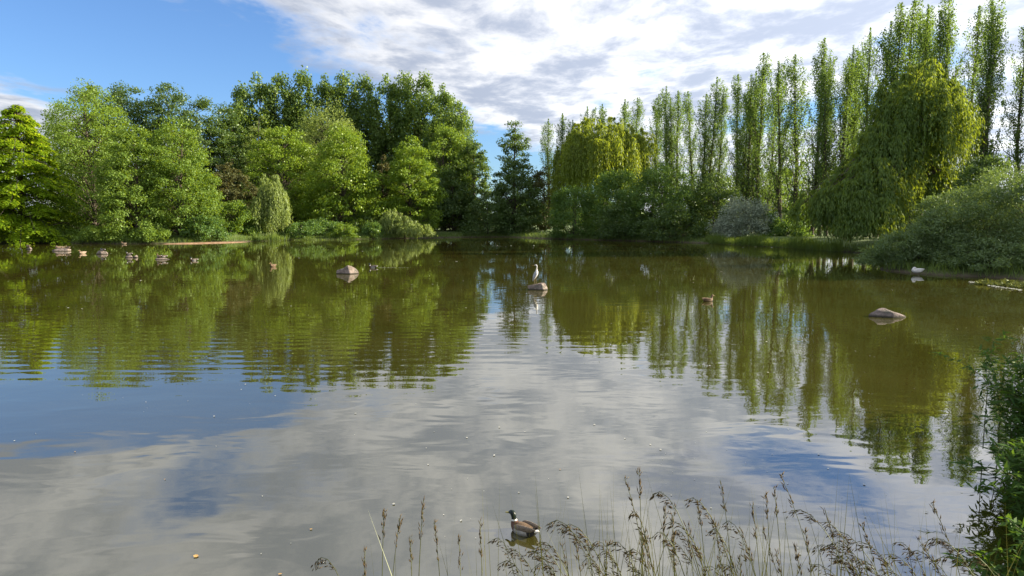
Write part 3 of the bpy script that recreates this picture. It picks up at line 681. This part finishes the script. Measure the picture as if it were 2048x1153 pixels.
for key, px, py, w, h, lab in (
        ('a', 56, 499, 13, 6, 'small stone below the larch with one duck'),
        ('b', 120, 503, 40, 8, 'long pale stone with three ducks on it'),
        ('c', 202, 509, 22, 9, 'humped stone with one sleeping duck'),
        ('d', 256, 516, 15, 7, 'rounded stone with one dark headed duck'),
        ('e', 270, 516, 10, 7, 'small bare stone beside the rounded duck stone'),
        ('f', 318, 520, 34, 5, 'flat low stone with two ducks on it')):
    duck_rocks[key] = boulder(px, py, w, h, lab, 710 + ord(key), 'rock', 0, .6)


# ------------------------------------------------------------------ birds
def catmull(K, per=4):
    K = np.asarray(K, float); Q = np.vstack([2 * K[0] - K[1], K, 2 * K[-1] - K[-2]]); out_ = []
    for q in range(1, len(Q) - 2):
        p0, p1, p2, p3 = Q[q - 1:q + 3]
        for t in np.linspace(0, 1, per, endpoint=False):
            out_.append(.5 * (2 * p1 + (p2 - p0) * t + (2 * p0 - 5 * p1 + 4 * p2 - p3) * t * t + (3 * p1 - p0 - 3 * p2 + p3) * t ** 3))
    out_.append(K[-1]); return np.array(out_)
def loft(K, seg=14, per=4):
    """K rows: x, z, half width, half height along a spine in the xz plane; returns V, F, spine index per face, angle per face"""
    S_ = catmull(K, per); S_[:, 2:] = np.maximum(S_[:, 2:], .002); t = np.gradient(S_[:, :2], axis=0); t /= np.linalg.norm(t, axis=1, keepdims=True) + 1e-9
    th = np.linspace(0, 2 * np.pi, seg, endpoint=False); nx, nz = -t[:, 1], t[:, 0]
    X = S_[:, :1] + nx[:, None] * S_[:, 3:4] * np.sin(th); Z = S_[:, 1:2] + nz[:, None] * S_[:, 3:4] * np.sin(th); Yv = S_[:, 2:3] * np.cos(th)
    V = np.stack([X, Yv, Z], -1).reshape(-1, 3); n = len(S_)
    i, j = np.meshgrid(np.arange(n - 1), np.arange(seg), indexing='ij'); j2 = (j + 1) % seg
    F = np.stack([i * seg + j, i * seg + j2, (i + 1) * seg + j2, (i + 1) * seg + j], -1).reshape(-1, 4)
    caps = [np.arange(seg)[::-1][None], (np.arange(seg) + (n - 1) * seg)[None]]
    fi = (i.ravel() + .5) / per; ang = (th[0] + (j.ravel() + .5) * 2 * np.pi / seg)
    return V, F, caps, fi, ang

MALLARD = [(-.285, .105, .012, .006), (-.235, .088, .045, .022), (-.16, .062, .085, .062), (-.03, .045, .115, .092), (.08, .048, .108, .088), (.145, .072, .078, .074),
           (.172, .118, .046, .052), (.180, .165, .034, .038), (.190, .205, .036, .040), (.212, .232, .037, .038), (.243, .232, .030, .030), (.268, .222, .017, .017),
           (.292, .214, .018, .009), (.325, .208, .019, .006), (.342, .205, .010, .003)]
def pm(name, c, c2=None, rough=.6, scale=30): return plain(name, c, c2 or tuple(x * .7 for x in c), scale, rough)
B_ = {'green': pm('drake_head', (.006, .020, .012), (.004, .008, .014), .35), 'white': pm('white_feather', (.75, .74, .70), (.66, .64, .6)), 'chest': pm('chestnut_breast', (.10, .045, .025)),
      'grey': pm('grey_flank', (.42, .40, .37), (.30, .28, .26)), 'black': pm('black_rump', (.012, .012, .012)), 'brown': pm('brown_feather', (.19, .125, .07), (.075, .05, .03), .7, 60),
      'bill': pm('yellow_bill', (.30, .26, .05)), 'wing': pm('wing_feather', (.26, .21, .16), (.10, .075, .055), .6, 50), 'hbill': pm('heron_bill', (.45, .30, .08)),
      'tan': pm('tan_feather', (.34, .26, .19), (.20, .145, .10), .7, 50), 'hgrey': pm('heron_grey', (.42, .43, .44), (.33, .34, .36)), 'leg': pm('leg_skin', (.22, .17, .09))}
def duck_meshes(kind, tucked=False):
    K = np.array(MALLARD)
    if tucked:   # sleeping: head laid back on the shoulders
        K = np.vstack([K[:6], [(.150, .115, .058, .055), (.135, .155, .044, .046), (.105, .172, .038, .040), (.070, .165, .026, .030), (.035, .152, .014, .012), (.015, .146, .006, .004)]])
    V, F, caps, fi, ang = loft(K)
    up = np.sin(ang)
    if kind == 'drake':
        names = ['green', 'white', 'chest', 'grey', 'black', 'brown', 'bill']
        mi = np.full(len(F), 3); mi[fi < 2.3] = 4; mi[fi < .9] = 1; mi[(fi > 1.7) & (fi < 5) & (up > .45)] = 5; mi[fi > 4.3] = 2; mi[fi > 6.25] = 1; mi[fi > 6.75] = 0
        mi[fi > (99 if tucked else 11.0)] = 6
    else:
        names = ['brown', 'tan', 'bill', 'white']; B_.setdefault('dull', pm('dull_white_feather', (.5, .5, .48), (.4, .4, .38)))
        mi = np.full(len(F), 0 if kind == 'hen' else 1); mi[(fi > 6) & (up > -.3)] = 0; mi[fi > (99 if tucked else 11.0)] = 2
        if kind == 'white': mi[:] = 3; mi[fi > (99 if tucked else 11.0)] = 2
    me = mesh_np('body', V, [F] + caps, np.concatenate([mi, [mi[0], mi[-1]]])); me.polygons.foreach_set('use_smooth', np.ones(len(me.polygons), bool))
    for q in names: me.materials.append(B_[q])
    ws = []
    for s in (-1, 1):
        Vw, Fw, cw, _, _ = loft([(-.27, .118, .004, .006), (-.20, .108, .012, .030), (-.08, .088, .020, .052), (.04, .082, .018, .046), (.10, .085, .006, .018)], 10, 4)
        Vw[:, 1] += s * (.062 + .034 * np.clip((Vw[:, 0] + .27) / .3, 0, 1)); Vw[:, 2] += .012
        w = mesh_np('wing', Vw, [Fw] + cw); w.polygons.foreach_set('use_smooth', np.ones(len(w.polygons), bool))
        w.materials.append(B_['white'] if kind == 'white' else B_['wing'] if kind == 'drake' else B_['brown'] if kind == 'hen' else B_['tan']); ws.append(w)
    return me, ws
DM = {}
def duck(p, yaw, kind, label, tucked=False, scale=1.0, group=None, tilt=0.0):
    if (kind, tucked) not in DM: DM[kind, tucked] = duck_meshes(kind, tucked)
    body, ws = DM[kind, tucked]
    e = empty('goose' if kind == 'white' else 'duck', p, R(yaw)); e.scale = (scale,) * 3; e.rotation_euler = (0, -R(tilt), R(yaw))
    tag(e, label, 'goose' if kind == 'white' else 'duck', group)
    link('body', body, [], e)
    for w in ws: link('wing', w, [], e)
    return e
p = on_water(1047, 1066); duck(p, 138, 'drake', 'dark headed drake mallard swimming among the tall grass heads', scale=.64)
p = on_water(746, 536); duck(p, 175, 'drake', 'small duck swimming with a thin wake beside the peaked boulder')
p = on_water(1416, 603); duck(p, 20, 'hen', 'dark duck swimming in front of the poplar reflections', scale=.85)
p = on_water(388, 522); duck(p, 200, 'drake', 'dark headed duck swimming right of the flat duck stone')
p = on_water(546, 534); duck(p, 250, 'hen', 'brown duck swimming alone left of the peaked boulder')
p = on_water(248, 489); duck(p + np.array([0, 0, .02]), 200, 'tan', 'pale brown duck by the bank beside the silt bar', scale=1.1)
p = on_water(165, 508); duck(p, 250, 'tan', 'pale brown duck swimming between the long stone and humped stone', scale=1.25)
def on_rock(key, dxpx, kind, yaw, label, tucked=False, scale=1.0, lift=0.0):
    o, p, k = duck_rocks[key]; x = o.location.x + dxpx * k; y = o.location.y
    V = np.array([v_.co[:] for v_ in o.data.vertices]); dd = np.hypot(V[:, 0] - dxpx * k, V[:, 1]); zt = V[dd < max(.12, dd.min() + .05), 2].max()
    duck((x, y, zt + .03 * scale + lift), yaw, kind, label, tucked, scale * .88)
on_rock('a', -1, 'tan', 160, 'pale duck resting on the small stone below the larch', True, 1.1)
on_rock('b', -9, 'tan', 200, 'pale duck resting at the left end of the long stone', True, 1.1)
on_rock('b', 1, 'tan', 230, 'smallest duck lying in the middle of the long stone', True, .8)
on_rock('b', 11, 'tan', 170, 'duck with raised head at the right end of the long stone', False, 1.05)
on_rock('c', 1, 'drake', 165, 'sleeping duck on top of the humped stone', True, 1.15)
on_rock('d', 1, 'drake', 190, 'dark headed duck lying on the rounded stone', False, 1.0)
on_rock('f', -4, 'tan', 140, 'upright pale duck on the flat low stone', False, 1.1)
on_rock('f', 6, 'drake', 200, 'dark headed duck sitting on the flat low stone', True, 1.05)
p = at_depth(1834, 545, 36.0); p[2] = max(gz(p[0], p[1]), .05) + .08
duck(p, 178, 'white', 'white goose resting on the bank under the osier bushes', True, 1.25)
# thin wake
wk = on_water(752, 536); r = np.random.RandomState(61); n = 130; t = np.sort(r.rand(n))
P = np.column_stack([wk[0] + .15 + t * 1.9, wk[1] + .04 * r.randn(n) + t * .05])
specks('wake_foam', P, r.uniform(.012, .028, n) * (1.1 - .6 * t), M['fluff'], 'thin pale wake trailing behind the small duck', 62)

# heron on its boulder: upright, head turned to the left
o, p, k = heron_rock
Vr = np.array([v_.co[:] for v_ in o.data.vertices]); hx = -.10; dd = np.hypot(Vr[:, 0] - hx, Vr[:, 1]); zt = Vr[dd < .07, 2].max()
he = empty('heron', (o.location.x + hx, o.location.y, zt - .01), 0); tag(he, 'grey heron standing upright on the rounded pinkish boulder', 'heron')
HK = [(-.125, .13, .012, .008), (-.10, .20, .045, .03), (-.055, .31, .075, .070), (.0, .42, .082, .085), (.025, .50, .065, .068), (.030, .57, .036, .038), (.030, .64, .022, .024),
      (.040, .70, .020, .022), (.036, .745, .023, .024), (.008, .772, .025, .024), (-.035, .772, .018, .017), (-.075, .764, .010, .009), (-.13, .755, .006, .006), (-.175, .748, .003, .003)]
V, F, caps, fi, ang = loft(HK, 14, 4); mi = np.zeros(len(F), int); mi[(fi < 5) & (np.sin(ang) < -.2)] = 1; mi[fi > 4.6] = 1; mi[fi > 10.6] = 2; mi[fi < .9] = 3
me = mesh_np('body', V, [F] + caps, np.concatenate([mi, [3, 2]])); me.polygons.foreach_set('use_smooth', np.ones(len(me.polygons), bool))
for q in ('hgrey', 'white', 'hbill', 'black'): me.materials.append(B_[q])
link('body', me, [], he)
for s in (-1, 1):
    T = Tubes(); T.add([(-.035 + .03 * s, .025 * s, .27), (-.03 + .035 * s, .03 * s, .13), (-.025 + .04 * s, .03 * s, .0)], [.018, .012, .011], 7)
    for a_ in (-.5, 0, .5): T.add([(-.025 + .04 * s, .03 * s, .006), (-.025 + .04 * s - .06 * math.cos(a_), .03 * s + .06 * math.sin(a_), -.002)], [.006, .003], 5)
    link('leg', T.mesh('leg'), B_['leg'], he)
    Vw, Fw, cw, _, _ = loft([(-.135, .12, .003, .006), (-.105, .20, .010, .030), (-.05, .32, .016, .055), (.0, .43, .014, .05), (.02, .49, .004, .015)], 10, 4)
    Vw[:, 1] += s * (.035 + .038 * np.clip((Vw[:, 2] - .12) / .2, 0, 1)); w = mesh_np('wing', Vw, [Fw] + cw, None)
    w.polygons.foreach_set('use_smooth', np.ones(len(w.polygons), bool)); link('wing', w, B_['hgrey'], he)


# ------------------------------------------------------------------ near bank: grass stalks, blades, herb bush
r = np.random.RandomState(81)
def stalk(tx, ty, Yt, lean, droop, label, group, seed, plume=.22, dens=34):
    """one flowering grass: stem from the bank to a seed head whose tip shows near (tx, ty)"""
    r = np.random.RandomState(seed); T3 = at_depth(tx, ty, Yt); bx, by = T3[0] + lean, Yt - r.uniform(.1, .5)
    bz = gz(bx, by) - .03; e = empty('grass_stalk', (bx, by, bz)); tag(e, label, 'grass', group)
    tip = T3 - np.array([bx, by, bz]); c = np.array([tip[0] * .12, tip[1] * .3, tip[2] * .72 + droop * 1.5])
    t = np.linspace(0, 1, 12); B = np.outer(2 * t * (1 - t), c) + np.outer(t ** 2, tip)
    if droop > .02:
        c2 = np.array([tip[0] * .72, tip[1] * .8, tip[2] + droop * 1.6]); B = np.outer(3 * t * (1 - t) ** 2, c * np.array([1, 1, .75])) + np.outer(3 * t * t * (1 - t), c2) + np.outer(t ** 3, tip)
    T = Tubes(); T.add(B, np.linspace(.0026, .0012, 12), 4); link('stem', T.mesh('stem'), M['stem'], e)
    n = dens; L_ = np.linalg.norm(np.diff(B, axis=0), axis=1); cum = np.concatenate([[0], np.cumsum(L_)]); nodes = cum[-1] - plume * (np.arange(7) + .3 * r.rand(7)) / 7; sarc = np.clip(nodes[r.randint(0, 7, n)] + r.randn(n) * plume * .03, 0, cum[-1])
    Pn = np.column_stack([np.interp(sarc, cum, B[:, q]) for q in range(3)]); d0 = nrm(np.column_stack([np.interp(np.minimum(sarc + .02, cum[-1]), cum, B[:, q]) for q in range(3)]) - Pn + 1e-6)
    side = nrm(r.randn(n, 3)) * (r.uniform(.001, .020, n) * (1 if droop > .02 else .55))[:, None]; side[:, 2] -= np.abs(side[:, 2]) * .8 + droop * .06
    P0 = Pn + side; A = nrm(d0 * 1.0 + nrm(side) * .22 + np.array([0, 0, -.5 * (droop > .02)]) + r.randn(n, 3) * .2)
    V, F = [], []
    for q in range(n):   # every spikelet a slim spindle
        l, w = r.uniform(.018, .034), r.uniform(.0016, .0030); b = nrm(np.cross(A[q], r.randn(3))); c_ = np.cross(A[q], b); k0 = len(V)
        V += [P0[q], P0[q] + A[q] * l * .4 + b * w, P0[q] + A[q] * l * .4 + c_ * w, P0[q] + A[q] * l * .4 - b * w, P0[q] + A[q] * l * .4 - c_ * w, P0[q] + A[q] * l]
        for x in range(4): F += [[k0, k0 + 1 + (x + 1) % 4, k0 + 1 + x], [k0 + 5, k0 + 1 + x, k0 + 1 + (x + 1) % 4]]
    tag(link('seed_head', mesh_np('seed_head', np.array(V), np.array(F)), M['dry'], e), kind='stuff')
    Tt = Tubes()
    for q in range(0, n, 2): Tt.add([Pn[q] - d0[q] * .012, P0[q]], [.0006, .0005], 3)
    tag(link('pedicel', Tt.mesh('pedicel'), M['stem'], e), kind='stuff')
UP = ('straight grass stalk with a slim upright seed head on the near bank', 'upright seeding grasses on the near bank')
DR = ('arching grass stalk with a nodding seed head on the near bank', 'nodding seeding grasses on the near bank')
ups = [(768, 1024), (800, 1036), (847, 1000), (868, 1045), (730, 1102), (960, 1042), (918, 1075), (1250, 958), (1278, 944), (1440, 960), (1532, 990), (1562, 952), (1548, 975), (1505, 1010),
       (1330, 1010), (1395, 1000), (1430, 1045), (1345, 1030), (1725, 1050), (1650, 1020), (1610, 1060), (1480, 1055), (1862, 1005), (820, 1075), (1290, 1075), (1215, 1090), (1590, 1095), (1375, 1062)]
drs = [(632, 1126), (1098, 1048), (1124, 1056), (1080, 1085), (1066, 1100), (1260, 1030), (1305, 990), (1370, 1002), (1182, 1092), (1226, 1085), (1255, 1105), (1205, 1150), (1345, 1068), (1582, 1022),
       (1640, 1046), (1650, 1095), (1700, 1090), (1718, 1125), (1620, 1130), (1770, 1110), (1790, 1085), (1815, 1105), (1850, 1086), (1872, 1120), (1905, 1100), (1445, 1050), (1330, 1050), (1010, 1100), (1000, 1128), (1440, 1130), (985, 1080), (1930, 1125)]
ups += [(x + r.randn() * 10, y) for x, y in zip(r.uniform(1080, 1900, 16), r.uniform(1040, 1125, 16))]; drs += list(zip(r.uniform(1050, 1880, 18), r.uniform(1060, 1140, 18)))
for q, (a_, b_) in enumerate(ups): stalk(a_, b_, r.uniform(2.9, 3.5), r.uniform(-.08, .16), 0.0, UP[0], UP[1], 820 + q, r.uniform(.13, .22), 24)
for q, (a_, b_) in enumerate(drs): stalk(a_, b_, r.uniform(2.8, 3.4), r.uniform(.18, .42), r.uniform(.05, .12), DR[0], DR[1], 900 + q, r.uniform(.15, .25), 36)
n = 1500; bx = np.concatenate([r.uniform(-.1, 2.4, n // 3), r.normal(.75, .55, n - n // 3)]); by = r.uniform(2.0, 3.35, n)
base = np.column_stack([bx, by, ground_z(np.column_stack([bx, by])) - .02])
blades('bank_grass', base, np.where(r.rand(n) < .35, r.uniform(.9, 1.5, n), r.uniform(.4, 1.0, n)), r.uniform(.004, .008, n), 'stem', 'long green grass blades on the near bank', 83, .2)

# leafy herb bush at the right edge of the near bank
def herb(X, Y, H, Wd, ns, seed, label, L=.115, lw=.026, name='herb_bush'):
    r = np.random.RandomState(seed); z0 = max(gz(X, Y), -.05); e = empty(name, (X, Y, z0)); tag(e, label, 'bush')
    T = Tubes(); Ps, As, Ns = [], [], []
    for q in range(ns):
        an = r.rand() * 6.283; b = np.array([r.randn() * Wd * .22, r.randn() * Wd * .3, 0]); h = H * r.uniform(.45, 1.0); o = np.array([math.cos(an), math.sin(an), 0])
        c = b + np.array([0, 0, h * .7]); tp = b + o * Wd * r.uniform(.15, .6) + np.array([0, 0, h * r.uniform(.7, 1.0)])
        t = np.linspace(0, 1, 6)[:, None]; T.add((1 - t) ** 2 * b + 2 * t * (1 - t) * c + t ** 2 * tp, np.linspace(.006, .002, 6), 5)
        m_ = 80; t = (.12 + .88 * r.rand(m_))[:, None]; B = (1 - t) ** 2 * b + 2 * t * (1 - t) * c + t ** 2 * tp
        Ps.append(B + r.randn(m_, 3) * .018); As.append(nrm(r.randn(m_, 3) * np.array([1, 1, .45])) + np.array([0, 0, -.05]) + o * .2); Ns.append(np.array([0, 0, 1.0]) + r.randn(m_, 3) * .5)
    P = np.concatenate(Ps); n = len(P); sz = r.uniform(.6, 1.3, n)
    link('stem', T.mesh('stem'), M['stem'], e); link('foliage', leaf_mesh('foliage', P, np.concatenate(As), np.concatenate(Ns), L * sz, lw * sz), M['herb'], e)
herb(6.2, 7.2, 1.5, 1.5, 300, 861, 'tall dark leafy bush leaning over the water at the right edge')
herb(4.85, 5.5, 1.1, 1.1, 260, 862, 'lower dark herbs on the near bank below the tall leafy bush')
herb(5.45, 6.35, .8, .9, 120, 864, 'small dark herb clump between the two larger leafy bushes')
herb(3.75, 4.35, .85, .8, 120, 863, 'low leafy plant at the water edge beside the nodding grasses', .09, .03)
place('shrub', build_tree(3.4, 4.0, 871, 'dome', .02, 70, 110, .12, .07, rc=.5, inner=.3, trunk_r=.06), 'dark', 10.6, 8.6, 'round shrub on the near bank beyond the tall leafy bush', 'shrub')
